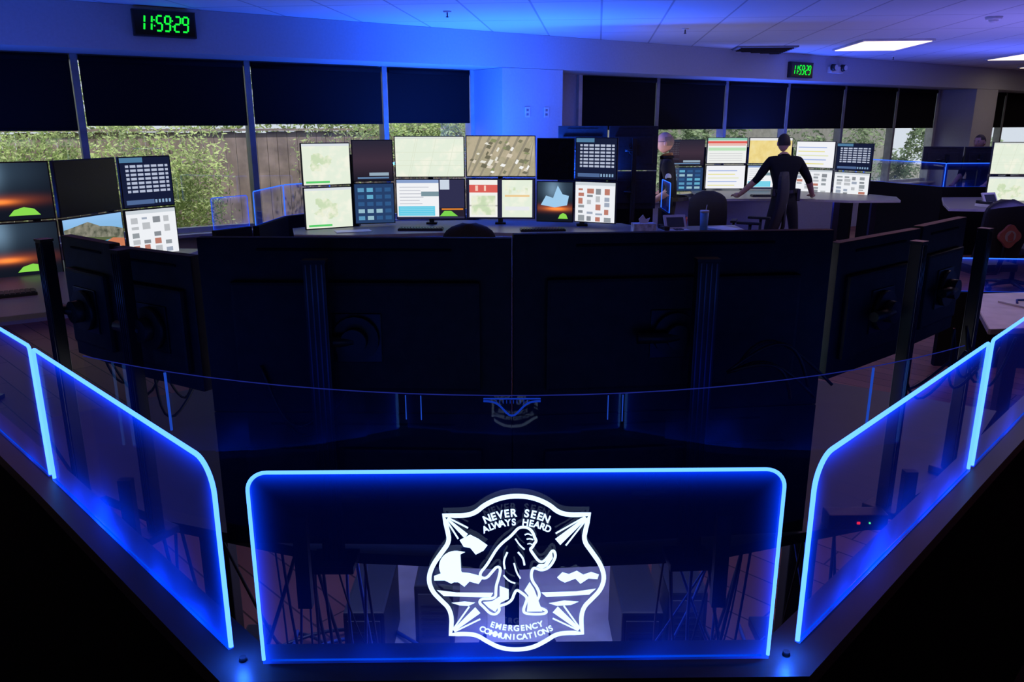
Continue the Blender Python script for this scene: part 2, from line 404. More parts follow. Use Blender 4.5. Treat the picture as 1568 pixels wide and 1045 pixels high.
foliage('garden_hedge', -2.0, -1.1, 1.5, 2.1, .3, 2.0, 6000, .032, HL, 12, 2.5)
foliage('garden_shrub', .75, 3.2, 1.5, 2.0, 1.35, 2.3, 9000, .032, HL, 16, 2.5)
foliage('tree_foliage', -3, 5, 3.6, 5.0, 1.6, 3.6, 14000, .05, leafm('tree_leaf', (.48, .60, .28)), 30)
foliage('tree_foliage', 3, 23, 3.5, 6, 0, 3.4, 26000, .08, leafm('tree_leaf_grey', (.32, .42, .26)), 80)
mb = MB(); mb.box((14, 8.2, 1.0), (20, .3, 2.0), mat('garden_wall', (.3, .3, .29), .9)); mb.obj('garden_boundary_wall', WM)

# ------------------------------------------------------------------ monitors
MAPW = em_noise('street_map', [(0, (.80, .86, .70)), (.5, (.78, .86, .72)), (.62, (.88, .90, .76)), (1, (.95, .95, .85))], 7, 1.0)
MAPG = em_noise('terrain_map', [(0, (.40, .58, .34)), (.45, (.62, .74, .50)), (.55, (.85, .87, .70)), (1, (.60, .76, .80))], 9, 1.0)
MAPY = em_noise('yellow_map', [(0, (.7, .5, .15)), (.5, (.9, .72, .28)), (1, (.95, .85, .5))], 10, .95)
AER = em_noise('aerial_map', [(0, (.35, .30, .2)), (.45, (.50, .43, .30)), (.55, (.40, .36, .24)), (1, (.65, .58, .45))], 5, 1.0, distort=.4)
def content(R, kind, h):
    if kind == 'map':
        R(0, 0, 1, 1, MAPW, 0); R(0, .95, 1, 1, sc((.7, .75, .7)), 2)
        for _ in range(7):
            a = random.uniform(.05, .75)
            if _ < 4: R(None, 0, 0, 0, sc((.70, .76, .60)), 1, [(a, 0), (a+.006, 0), (a+.13, .95), (a+.124, .95)])
            else: R(0, a+.05, 1, a+.060, sc((.72, .78, .62)), 1.3)
    elif kind == 'terrain':
        R(0, 0, 1, 1, MAPW, 0); 
        for _ in range(16): a = random.uniform(.2, .65); b = random.uniform(.3, .7); R(None, 0, 0, 0, MAPG, 1+_*.04, [(a+.09*math.cos(q)*random.uniform(.6, 1.2), b+.10*math.sin(q)*random.uniform(.6, 1.2)) for q in [i*math.pi/4 for i in range(8)]])
        R(.05, .04, .55, .09, sc((.1, .6, .15)), 2.2); R(0, .94, 1, 1, sc((.7, .75, .8)), 2)
    elif kind == 'aerial':
        R(0, 0, 1, 1, AER, 0)
        rs = random.Random(5)
        for i in range(9):
            x0 = -.1+i*.14; R(None, 0, 0, 0, sc((.30, .27, .2)), 1, [(max(0, x0), 0 if x0 > 0 else .1), (min(1, max(0, x0+.03)), 0), (min(1, x0+.33), 1), (min(1, x0+.29), 1)])
        for i in range(42):
            a, b = rs.uniform(.02, .88), rs.uniform(.05, .88); s1, s2 = rs.uniform(.02, .08), rs.uniform(.03, .10)
            R(None, 0, 0, 0, sc(rs.choice([(.8, .78, .7), (.7, .62, .5), (.16, .15, .1), (.25, .28, .14), (.9, .9, .88), (.2, .2, .13)])), 1.5+.03*i, [(a, b), (a+s1, b-.03), (a+s1+.03, b+s2-.03), (a+.03, b+s2)])
    elif kind == 'yellow':
        R(0, 0, 1, 1, MAPY, 0); R(0, .9, 1, 1, sc((.8, .8, .8)), 1)
    elif kind == 'table':
        R(0, 0, 1, 1, sc((.008, .012, .04)), 0); R(0, .9, .45, 1, sc((.08, .2, .35)), 1)
        for i in range(7):
            z = .80-i*.085; R(.10, z, .95, z+.05, sc((.45, .5, .65)), 1)
            for j in range(6): R(.16+j*.14, z, .19+j*.14, z+.05, sc((.02, .03, .08)), 2)
        R(.05, .05, .6, .14, sc((.08, .14, .3)), 1)
        for i in range(5): R(.62+i*.07, .06, .66+i*.07, .13, sc((.25, .4, .6)), 1)
    elif kind == 'blocks':
        R(0, 0, 1, 1, sc((.86, .88, .92)), 0); R(0, .92, 1, 1, sc((.6, .65, .7)), 1)
        for i in range(4):
            z = .84
            while z > .12:
                hh = random.uniform(.04, .16)
                if random.random() < .75: R(.08+i*.22, z-hh, .08+i*.22+random.uniform(.10, .18), z, sc(random.choice([(.25, .27, .3), (.3, .33, .36), (.5, .52, .55), (.5, .2, .15), (.35, .4, .5)])), 1)
                z -= hh+random.uniform(.02, .08)
    elif kind == 'cad':
        R(0, 0, 1, 1, sc((.03, .03, .08)), 0)
        R(0, .05, .62, 1, sc((.88, .89, .92)), 1); R(0, .92, .62, 1, sc((.25, .35, .6)), 2); R(.02, .07, .56, .32, sc((.12, .6, .8)), 2)
        for i in range(5): R(.04, .09+i*.045, .54, .098+i*.045, sc((.5, .8, .9)), 3)
        for i in range(6): R(.04, .38+i*.085, random.uniform(.3, .58), .395+i*.085, sc((.4, .42, .5)), 2)
        R(.36, .58, .62, .7, sc((.2, .3, .35)), 3); R(.64, .75, .78, 1, sc((.6, .68, .78)), 1)
        R(.62, .05, 1, .28, sc((.02, .015, .03)), 2); R(.66, .22, .98, .26, sc((.7, .22, .03)), 3)
        R(None, 0, 0, 0, sc((.2, .65, .08)), 3.2, [(.63, .06), (.70, .20), (.80, .20), (.90, .06)])
    elif kind == 'split':
        R(0, 0, 1, 1, sc((.02, .02, .05)), 0)
        R(.03, .02, .45, .98, sc((.88, .88, .84)), 1); R(.03, .66, .45, .86, sc((.7, .12, .10)), 2); R(.03, .3, .45, .34, sc((.5, .5, .45)), 2)
        R(.06, .08, .42, .58, MAPG, 2); R(.52, .02, .97, .98, MAPW, 1); R(.56, .55, .93, .6, sc((.85, .6, .3)), 2); R(.56, .2, .93, .3, sc((.8, .82, .85)), 2)
        for i in range(6): R(.56+i*.06, .65+random.uniform(-.03, .15), .60+i*.06, .70+random.uniform(0, .15), MAPG, 2.2+i*.05)
        R(.12, .70, .16, .84, sc((.9, .6, .5)), 3); R(.25, .70, .28, .84, sc((.9, .6, .5)), 3)
    elif kind == 'red':
        R(0, 0, 1, 1, sc((.85, .87, .85)), 0); R(0, .78, 1, .88, sc((.75, .12, .1)), 1); R(0, .9, 1, 1, sc((.3, .6, .45)), 1); R(.02, .5, .98, .62, sc((.5, .75, .5)), 1)
        for i in range(4): R(.05, .1+i*.09, .9, .115+i*.09, sc((.5, .5, .52)), 1)
        R(.02, .70, .98, .75, sc((.8, .4, .35)), 1)
    elif kind == 'yform':
        R(0, 0, 1, 1, sc((.88, .89, .93)), 0)
        for i in range(5): R(.05, .12+i*.16, .75+.05*(i % 3), .16+i*.16, sc([(.8, .75, .3), (.35, .45, .75), (.75, .78, .5)][i % 3]), 1)
    elif kind in ('sunset', 'sunset2'):
        R(0, 0, 1, 1, glow_wall('wallpaper_sunset', h), 0)
        R(None, 0, 0, 0, sc((.25, .7, .08)), 2, [(.60, .07), (.65, .17), (.74, .22), (.83, .18), (.88, .07)])
        if kind == 'sunset2':
            R(None, 0, 0, 0, sc((.35, .6, .85)), 2, [(.1, .42), (.25, .66), (.45, .6), (.58, .92), (.72, .7), (.9, .66), (.85, .42), (.5, .36)])
    elif kind == 'beach':
        R(0, 0, 1, 1, grad('wallpaper_beach', [(0, (.08, .3, .45)), (.25, (.05, .35, .55)), (.42, (.12, .45, .65)), (.5, (.12, .4, .6)), (.75, (.25, .5, .8)), (.8, (.25, .5, .8)), (1, (.3, .55, .9))], h), 0)
        ROCK = em_noise('wallpaper_rock', [(.3, (.06, .07, .05)), (.5, (.2, .2, .15)), (.7, (.32, .30, .24))], 22)
        R(None, 0, 0, 0, ROCK, 1, [(0, .45), (0, .80), (.1, .82), (.25, .76), (.4, .9), (.6, .78), (.8, .74), (1, .66), (1, .45), (.6, .5)])
        R(None, 0, 0, 0, sc((.10, .13, .06)), 1.5, [(0, .42), (0, .58), (.3, .62), (.6, .55), (.9, .5), (.5, .45)])
        R(None, 0, 0, 0, sc((.6, .2, .10)), 2, [(.5, .0), (.45, .2), (.55, .38), (.8, .5), (1, .45), (1, .0)])
        R(None, 0, 0, 0, sc((.08, .3, .45)), 2.5, [(.6, .1), (.65, .3), (.9, .32), (1, .12)])
    elif kind == 'icons':
        R(0, 0, 1, 1, sc((.02, .05, .14)), 0)
        for i in range(4):
            for j in range(5): R(.08+i*.23, .08+j*.18, .24+i*.23, .18+j*.18, sc(random.choice([(.1, .3, .5), (.12, .4, .6), (.03, .1, .25), (.3, .5, .6)])), 1)
    elif kind == 'dim': R(0, 0, 1, 1, grad('wallpaper_dim', [(0, (.01, .01, .02)), (.5, (.05, .03, .05)), (1, (.02, .02, .04))], h), 0); R(.1, .05, .9, .09, sc((.12, .22, .4)), 1); R(.4, .12, .9, .2, sc((.3, .4, .5)), 1)
    else: R(0, 0, 1, 1, mat('screen_off', (.006, .006, .008), .25, spec=.25), 0)
def monitor(p, q, ztop, h, kind='off', tilt=0, gap=.006):
    w_ = math.hypot(q[0]-p[0], q[1]-p[1]) - gap; mb = MB()
    mb.box((0, .008, 0), (w_, .028, h), BLKM, bev=.003)
    mb.box((0, .030, -.02), (w_*.80, .018, h*.62), BLKM, bev=.008)
    mb.box((0, .0235, h*.5-.028), (w_*.62, .003, .005), mat('vent_slot', (.002, .002, .002), .9))
    mb.box((0, .0405, -.02), (.12, .006, .12), ALU, bev=.002)
    mb.cyl((0, .050, -.02), .055, .055, .016, BLK, R=RX(90))
    mb.cyl((0, .062, -.02), .03, .03, .04, BLK, R=RX(90)); mb.tube([(0, .07, -.02), (.05, .075, -.02), (.10, .072, -.02)], .014, BLK)
    b = .009; sw, sh = w_-2*b, h-2*b; y0 = -.0068
    def R(x0, z0, x1, z1, m, layer, pts=None):
        y = y0-.0012*layer
        if pts is None: pts = [(x0, z0), (x1, z0), (x1, z1), (x0, z1)]
        mb.poly([(-sw/2+a*sw, -sh/2+c*sh) for a, c in pts], .0008, m, 'Y', y-.0008)
    content(R, kind, h)
    return mb.obj('computer_monitor', between(p, q, ztop-h/2) @ RX(tilt))
GRV = mat('profile_groove_edge', (.13, .13, .15), .3, 1.0)
def post(x, y, z0, z1, ang=0, wd=.05, deep=.03):
    mb = MB(); mb.box((0, 0, (z0+z1)/2), (wd, deep, z1-z0), ALU, bev=.002)
    for i in (-1.5, -.5, .5, 1.5):
        for sgn in (-1, 1): mb.box((i*wd/4.2, sgn*deep*.52, (z0+z1)/2), (wd*.06, .003, z1-z0-.01), GRV)
    mb.box((0, 0, z1+.002), (wd+.004, deep+.004, .006), BLK); mb.box((0, 0, z0+.01), (wd*2.2, deep*3, .02), BLK, bev=.003)
    mb.obj('monitor_stand_post', TR(x, y, 0) @ RZ(ang))
FD = .80
ft = [((-.0, 1.85), (-.735, 1.865), 1.603, .43), ((.775, 1.935), (.0, 1.85), 1.612, .445),
      ((-.75, 1.885), (-1.01, 2.04), 1.555, .34), ((-1.02, 2.05), (-1.24, 2.22), 1.56, .34),
      ((1.147, 2.27), (.80, 1.985), 1.572, .36), ((1.42, 2.53), (1.16, 2.29), 1.575, .36)]
for p, q, zt, hh in ft:
    monitor(p, q, zt, hh, 'cad' if hh > .4 else 'table', gap=.0015 if hh > .4 else .006)
for p, q, zt, hh in ft[:2]:
    monitor(p, q, zt-hh-.002, .36, 'blocks', gap=.0)
for x, y, a in ((-.44, 1.755, 0), (.44, 1.77, 3), (-.945, 1.90, -31), (-1.23, 2.08, -36), (1.05, 2.04, 40), (1.37, 2.30, 42)):
    post(x, y, FD, 1.562, a, wd=(.05 if abs(x) < .5 else .032))
CAB = mat('cable_black', (.015, .015, .018), .4); CABB = mat('cable_blue', (.02, .06, .35), .4)
mb = MB()
def cable(p0, p1, sag, r, m, n=12):
    p0, p1 = Vector(p0), Vector(p1); side = Vector((random.uniform(-.04, .04), random.uniform(-.05, .05), 0)); pts = []
    for i in range(n+1):
        t_ = i/n; p = p0.lerp(p1, t_)+side*math.sin(math.pi*t_); p.z = max(.012, p.z - sag*math.sin(math.pi*t_)); pts.append(p)
    mb.tube(pts, r, m, 6)
for x0, x1 in ((-1.15, -1.0), (-.95, -.85), (.5, .66), (.52, .72), (-.6, -.42), (1.05, 1.2), (1.3, 1.42), (1.25, 1.36)):
    yb = 1.76+max(0, abs(x0)-.5)*.55
    for j in range(2): cable((x0, yb, 1.30), (x1+j*.04, yb+.02, 1.23+j*.03), -.06-.03*j if x0 > .4 and x0 < .6 else .12+.05*j, .004, CAB)
mb.obj('monitor_cables')

mb = MB()
back = [(-1.75, 2.75), (-1.3, 2.2), (-.95, 1.98), (-.5, 1.82), (0, 1.78), (.5, 1.82), (1.0, 1.99), (1.4, 2.3), (1.85, 2.85)]
inner = [(1.2, 3.3), (.9, 2.95), (.5, 2.7), (0, 2.62), (-.5, 2.7), (-.9, 2.95), (-1.15, 3.25)]
DTOP = mat('worktop_dark', (.03, .03, .033), .5)
mb.poly(back+inner, .03, DTOP, 'Z', FD-.03)
for x, y in ((-.95, 2.3), (.95, 2.35)):
    mb.box((x, y, FD/2), (.09, .07, FD-.04), BLK, bev=.005); mb.box((x, y, .02), (.09, .6, .04), BLK, bev=.008)
mb.obj('curved_console_desk')

# ------------------------------------------------------------------ lit glass panels
def lit_panel(p, q, z0, h, rl, rr, led_r=.004, led=LED, k_edge=1.2, k_base=.25, k0=.01, sides=(1, 1), name='lit_glass_panel', width=.012, refl=.05, th=.008):
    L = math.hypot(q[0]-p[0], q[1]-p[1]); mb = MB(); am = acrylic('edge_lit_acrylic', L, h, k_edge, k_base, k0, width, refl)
    out = []
    if rl > 0: out += [(rl-rl*math.cos(t_*math.pi/16), h-rl+rl*math.sin(t_*math.pi/16)) for t_ in range(9)]
    else: out += [(0, h)]
    if rr > 0: out += [(L-rr+rr*math.sin(t_*math.pi/16), h-rr+rr*math.cos(t_*math.pi/16)) for t_ in range(9)]
    else: out += [(L, h)]
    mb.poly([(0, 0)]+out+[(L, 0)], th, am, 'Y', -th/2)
    path = out[:]
    if sides[0]: path = [(0, .004)]+path
    if sides[1]: path = path+[(L, .004)]
    mb.tube([(a, 0, b) for a, b in path], led_r, led, 8)
    mb.tube([(.01, 0, .003), (L-.01, 0, .003)], .0016, em('led_blue_base', (.0, .06, .8), .8), 6)
    ang = math.atan2(q[1]-p[1], q[0]-p[0])
    return mb.obj(name, TR(p[0], p[1], z0) @ Matrix.Rotation(ang, 4, 'Z')), L
GB = 1.092; GH = .304
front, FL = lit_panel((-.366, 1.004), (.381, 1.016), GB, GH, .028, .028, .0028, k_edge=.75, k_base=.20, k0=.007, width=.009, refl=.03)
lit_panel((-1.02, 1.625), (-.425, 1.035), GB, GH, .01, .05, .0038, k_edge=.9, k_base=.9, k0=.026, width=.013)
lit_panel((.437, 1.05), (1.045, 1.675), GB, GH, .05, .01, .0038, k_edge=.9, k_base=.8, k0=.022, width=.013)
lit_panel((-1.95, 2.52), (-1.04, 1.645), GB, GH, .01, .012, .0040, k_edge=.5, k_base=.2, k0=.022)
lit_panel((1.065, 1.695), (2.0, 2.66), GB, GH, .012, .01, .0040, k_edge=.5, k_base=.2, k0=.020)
pts = [(-2.6, 3.15), (-1.03, 1.632), (-.40, 1.008), (.412, 1.02), (1.055, 1.685), (2.6, 3.27)]
mb = MB(); pathwall(mb, pts, .07, 0, 1.06, FAB); pathwall(mb, pts, .085, 1.06, 1.088, CAP)
mb.obj('workstation_partition')
for x, y in ((-.40, 1.012), (.412, 1.025)):
    mb = MB(); mb.cyl((0, 0, .002), .006, .005, .006, ALU); mb.obj('corner_led_connector', TR(x, y, 1.09))
    ld = bpy.data.lights.new('corner_glow', 'POINT'); ld.energy = .45; ld.color = (.02, .12, 1); ld.shadow_soft_size = .003
    lo = bpy.data.objects.new('corner_glow_light', ld); scene.collection.objects.link(lo); lo.location = (x, y-.004, 1.118)

mb = MB(); n = 24; arc = []
def ya(x): return 1.45+(.30*(x/1.02)**2 if x < 0 else .37*(x/1.09)**2)
for i in range(n+1):
    x = -.97+i/n*2.04; arc.append((x, ya(x)))
am2 = acrylic('clear_acrylic', 50, 50, 0, 0, 0.002, .01, .03, (.9, .92, .97))
for a, b in zip(arc, arc[1:]):
    vs = [mb.bm.verts.new((a[0], a[1], 1.02)), mb.bm.verts.new((b[0], b[1], 1.02)), mb.bm.verts.new((b[0], b[1], 1.352)), mb.bm.verts.new((a[0], a[1], 1.352))]
    f = mb.bm.faces.new(vs); f.material_index = mb.mi(am2)
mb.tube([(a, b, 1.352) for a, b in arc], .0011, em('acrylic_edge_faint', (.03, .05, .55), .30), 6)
for x, l, r_ in ((-.735, .13, .003), (.78, .13, .003), (-.207, .05, .0010), (-.177, .05, .0010), (.187, .05, .0010), (.216, .055, .0010)):
    mb.tube([(x, ya(x)-.004, 1.35), (x, ya(x)-.004, 1.35-l)], r_, em('acrylic_seam', (.02, .10, .8), .55), 6)  # lit seams and clamp reflections drawn as glowing tubes
for x in (-.9, -.45, 0, .45, .95): mb.box((x, ya(x)+.012, .95), (.03, .02, .22), BLK)
CLIPGLOW = em('cable_clip_blue', (.01, .06, .7), .45)  # blue cable reflection on the clip, set as emission
wv = [(-.055+i*.0055, 1.438, 1.345-.030*math.exp(-((i-10)/4.0)**2)) for i in range(21)]
mb.tube(wv, .002, CLIPGLOW, 6)
mb.tube([(-.055, 1.44, 1.349), (.055, 1.44, 1.349)], .0015, CLIPGLOW, 6)
for i in range(10): mb.tube([(-.03+i*.0066, 1.438, 1.347), (-.03+i*.0066, 1.438, 1.340)], .0006, CLIPGLOW, 4)
mb.obj('curved_acrylic_screen')

# ------------------------------------------------------------------ etched emblem (child of front panel)
mb = MB(); U = .000936; UZ = .00105
ET = TR(FL/2-.001, -.0047, .146) @ Matrix.Diagonal((U, 1, UZ, 1))
mb.T = ET
half = [(0, 117), (25, 114), (48, 104), (62, 92), (80, 88), (109, 89), (104, 68), (101, 50), (114, 33), (128, 14), (135, -6), (130, -25), (116, -40), (104, -52), (100, -70), (103, -94), (82, -93), (62, -95), (46, -106), (25, -117), (0, -120)]
def smooth(P, it=2, keep=()):
    for _ in range(it):
        Q = []; nn = len(P)
        for i in range(nn):
            a, b = P[i], P[(i+1) % nn]
            if a in keep: Q.append(a)
            else: Q.append((.75*a[0]+.25*b[0], .75*a[1]+.25*b[1]))
            if b not in keep: Q.append((.25*a[0]+.75*b[0], .25*a[1]+.75*b[1]))
        P = Q
    return P
full = half + [(-x, y) for x, y in half[-2:0:-1]]
corners = [(109, 89), (-109, 89), (103, -94), (-103, -94)]
mb.ribbon(smooth(full, 2, corners), 7, ETCH, 0, 0, closed=True)
def fill(pts, off=0): mb.poly(pts, .0006, ETCH, 'Y', off)
def smooth_open(P, it=2):
    for _ in range(it):
        Q = [P[0]]
        for a, b in zip(P, P[1:]): Q += [(.75*a[0]+.25*b[0], .75*a[1]+.25*b[1]), (.25*a[0]+.75*b[0], .25*a[1]+.75*b[1])]
        P = Q+[P[-1]]
    return P
def st(pts, w_): mb.ribbon(smooth_open(pts), w_, ETCH, -.0004, 0)
def bar(a, b, w0, gap, wl):
    d = Vector((b[0]-a[0], b[1]-a[1])).normalized(); nn = Vector((-d.y, d.x))
    fill([(a[0]+nn.x*w0*.3, a[1]+nn.y*w0*.3), (b[0]+nn.x*w0, b[1]+nn.y*w0), (b[0]-nn.x*w0, b[1]-nn.y*w0), (a[0]-nn.x*w0*.3, a[1]-nn.y*w0*.3)])
    for s_ in (-1, 1): mb.ribbon([(a[0]+nn.x*s_*2, a[1]+nn.y*s_*2), (b[0]-d.x*6+nn.x*s_*gap, b[1]-d.y*6+nn.y*s_*gap)], wl, ETCH, 0, 0)
bar((104, 84), (62, 48), 6, 12, 2.6); bar((-104, 84), (-76, 58), 4, 11, 2.6)
bar((98, -88), (60, -56), 6, 13, 2.6); bar((-98, -88), (-60, -56), 6, 13, 2.6)
fill([(-86, 52), (-70, 60), (-58, 54), (-44, 44), (-50, 36), (-62, 30), (-70, 40), (-80, 42)])   # axe head
cres = [(-92+26*math.cos(a), 12+24*math.sin(a)) for a in [math.radians(d) for d in range(75, 322, 10)]]
cres += [(-77+20*math.cos(a), 15+19*math.sin(a)) for a in [math.radians(d) for d in range(285, 89, -12)]]
fill(cres)
fill([(-126, -2), (-112, 3), (-104, -2), (-92, 4), (-84, -2), (-72, 2), (-60, -3), (-50, -4), (-64, -9), (-58, -15), (-72, -11), (-80, -19), (-92, -10), (-100, -14), (-110, -9), (-126, -9)])
fill([(62, -6), (70, 2), (80, -1), (92, 4), (102, -2), (114, 2), (126, -2), (124, -9), (110, -8), (98, -16), (90, -8), (74, -14), (66, -10)])
for sx, x1, x2 in ((-1, 36, 40), (1, 38, 46)):
    fill([(sx*122, -24), (sx*92, -28), (sx*x1, -29), (sx*x2, -36), (sx*70, -35), (sx*112, -33)])
fill([(-100, -44), (-80, -42), (-64, -44), (-74, -49), (-88, -48)]); fill([(50, -46), (74, -42), (96, -44), (84, -49), (62, -50)])
bf = [(8, 71), (17, 70), (24, 63), (27, 54), (30, 48), (26, 43), (24, 38), (20, 35), (25, 27), (33, 15), (40, 13), (48, 22), (54, 33), (58, 30), (59, 20), (50, 4), (38, -1), (28, 4), (24, 2), (22, -8), (24, -18), (32, -30), (36, -42), (31, -52), (26, -60), (40, -65), (48, -70), (42, -75), (14, -74), (10, -68), (14, -56), (17, -46), (8, -38), (0, -32), (-4, -40), (-7, -50), (-16, -57), (-28, -60), (-26, -68), (-33, -75), (-42, -72), (-50, -62), (-58, -54), (-54, -47), (-42, -48), (-32, -45), (-32, -36), (-31, -24), (-27, -12), (-24, 4), (-30, 7), (-38, -3), (-46, -13), (-55, -12), (-56, -4), (-46, 8), (-38, 22), (-30, 36), (-20, 47), (-10, 55), (-3, 63), (2, 69)]
mb.T = ET @ TR(0, 0, 6) @ Matrix.Diagonal((1, 1, .92, 1))
mb.ribbon(smooth(bf, 2), 4.4, ETCH, -.0006, 0, closed=True)
fill([(34, 10), (42, 10), (50, 22), (54, 28), (55, 20), (47, 6), (38, 2), (30, 6)], -.0006)
fill([(20, -20), (27, -32), (30, -42), (25, -52), (21, -62), (40, -70), (16, -70), (19, -56), (21, -44), (12, -34)], -.0006)
fill([(-26, -26), (-12, -32), (-12, -48), (-24, -54), (-34, -58), (-33, -70), (-44, -62), (-52, -53), (-38, -52), (-26, -44)], -.0006)
st([(12, 58), (17, 60), (23, 57)], 2.2); st([(15, 51), (20, 52), (25, 50)], 2.2); st([(16, 43), (20, 44), (24, 42)], 1.8)
st([(-14, 30), (-20, 16), (-18, 2)], 3); st([(2, 30), (10, 20), (12, 8)], 3); st([(-4, 12), (0, -4), (6, -14)], 2.6); st([(-20, -8), (-12, -18), (-2, -22)], 2.6); st([(-2, 52), (4, 42), (12, 34)], 2.4)
mb.T = ET
def glyph(ch, size):
    c = bpy.data.curves.new('t', 'FONT'); c.body = ch; c.size = size; c.align_x = 'CENTER'; c.offset = size*.035
    ob = bpy.data.objects.new('t', c); scene.collection.objects.link(ob)
    bpy.context.view_layer.update()
    me = bpy.data.meshes.new_from_object(ob.evaluated_get(bpy.context.evaluated_depsgraph_get()))
    bpy.data.objects.remove(ob); return me
def arctext(txt, cy, R_, span, size, up):
    n_ = len(txt)
    for i, ch in enumerate(txt):
        if ch == ' ': continue
        a = (i-(n_-1)/2)/(n_-1)*span
        if up: px, py, rot = R_*math.sin(a), cy+R_*math.cos(a), -a
        else: px, py, rot = R_*math.sin(a), cy-R_*math.cos(a), a
        M = TR(px, -.0004, py) @ Matrix.Rotation(-rot, 4, 'Y') @ RX(90)
        mb.mesh(glyph(ch, size), M, lambda c: ETCH)
arctext('NEVER SEEN', -24, 111, .78, 15.5, True)
arctext('ALWAYS HEARD', -34, 108, .86, 13.5, True)
arctext('EMERGENCY', 30, 119, .66, 12.5, False)
arctext('COMMUNICATIONS', 14, 117, .98, 12.5, False)
mb.obj('etched_emblem', Matrix.Identity(4), parent=front)

# ------------------------------------------------------------------ under desk clutter of the front console
mb = MB(); random.seed(3)
for cx in (-.66, -.56, -.48, .5, .6, .72, .9, -.95):
    for j in range(5):
        x0 = cx+random.uniform(-.08, .08); y0 = 2.0+random.uniform(-.05, .2)
        cable((x0, y0, .76), (x0+random.uniform(-.3, .3), y0+random.uniform(0, .25), .03), random.uniform(.05, .32), random.uniform(.003, .006), random.choice([CAB, CAB, CABB]), 14)
for j in range(12):
    x0 = random.uniform(-1.1, 1.1); cable((x0, 2.15+random.uniform(0, .2), .02), (x0+random.uniform(-.5, .5), 2.5+random.uniform(-.1, .2), .02), -.03, .007, random.choice([CAB, CABB]))
mb.obj('cable_bundle')
for x, y in ((-.50, 2.5), (.44, 2.5), (.62, 2.62), (-.28, 2.66)):
    mb = MB(); mb.box((0, 0, .14), (.14, .34, .26), BLK, bev=.01); mb.box((0, -.172, .14), (.11, .006, .2), CAP)
    for i in range(6): mb.box((0, -.176, .07+i*.025), (.09, .004, .006), BLK)
    for dx in (-.05, .05):
        for dy in (-.13, .13): mb.cyl((dx, dy, .008), .012, .012, .016, BLK)
    mb.obj('computer_tower', TR(x, y, 0))
for x, y, z in ((-.58, 2.05, .74), (.93, 1.95, .80)):
    mb = MB(); mb.box((0, 0, .0), (.16, .05, .045), BLK, bev=.004); mb.box((.0, -.026, .0), (.008, .004, .006), em('status_led_red', (1, .02, .01), 1.0)); mb.box((.03, -.026, 0), (.004, .004, .004), em('status_led_green', (.1, 1, .3), 1))
    mb.obj('power_strip', TR(x, y, z-.015 if z < .79 else z+.024))
mb = MB(); mb.poly([(-.5, 2.3), (.5, 2.3), (.6, 2.9), (.35, 3.3), (-.35, 3.3), (-.6, 2.9)], .006, mat('chair_mat_pale', (.5, .5, .56), .4), 'Z', .001); mb.obj('floor_mat')  # stands in for lit floor, its brightness put into the pale colour
mb = MB(); mb.cyl((0, 0, .035), .16, .14, .07, BLK, seg=28); mb.box((0, -.02, .09), (.22, .30, .03), mat('footrest_white', (.5, .5, .55), .5), R=RX(18), bev=.008); mb.obj('foot_rest', TR(0.02, 2.42, 0.006))
# ------------------------------------------------------------------ desks
def desk(name, outline, z, legs, top=TOP):
    mb = MB(); mb.poly(outline, .025, top, 'Z', z-.025); 
    pathwall(mb, outline+[outline[0]], .012, z-.03, z-.001, EDGE)
    for x, y in legs: mb.box((x, y, (z-.03)/2+.01), (.08, .06, z-.05), BLK, bev=.004); mb.box((x, y, .015), (.08, .55, .03), BLK, bev=.006)
    return mb.obj(name)
SD = .84
desk('curved_console_desk', [(-2.06, 7.52)]+[(-1.5, 7.48), (-.9, 7.62), (-.4, 7.7), (.1, 7.62), (.6, 7.5), (1.1, 7.55)]+[(1.35, 8.0), (1.15, 8.4), (.5, 8.62), (-.5, 8.68), (-1.5, 8.55), (-2.2, 8.0)], SD, [(-1.5, 8.0), (.8, 8.0)])
desk('side_counter', [(1.15, 7.4), (2.3, 7.55), (2.3, 8.25), (1.4, 8.1)], SD, [(1.9, 7.85)])
desk('curved_console_desk', [(2.6, 10.9), (3.3, 11.0), (3.9, 11.0), (4.5, 10.72), (5.2, 10.75), (5.4, 11.3), (5.1, 12.0), (4.2, 12.75), (2.8, 12.75)], .86, [(3.0, 11.8), (4.45, 11.0), (5.1, 11.3)])
desk('curved_console_desk', [(-4.6, 3.9), (-3.0, 4.3), (-2.35, 4.75), (-2.55, 5.2), (-2.9, 5.6), (-2.75, 6.3), (-2.7, 6.9), (-3.3, 6.95), (-3.75, 5.9), (-4.8, 5.3)], .80, [(-3.6, 5.0), (-3.1, 6.4)])
desk('curved_console_desk', [(5.3, 9.7), (6.2, 9.5), (8.0, 9.7), (8.0, 11.3), (6.0, 11.2), (5.6, 10.4)], .86, [(6.2, 10.3), (7.4, 10.4)])
desk('side_table', [(2.55, 4.1), (4.2, 4.3), (4.1, 5.15), (2.95, 5.0)], .80, [(3.0, 4.6), (3.8, 4.7)], mat('worktop_pale', (.62, .58, .62), .4))

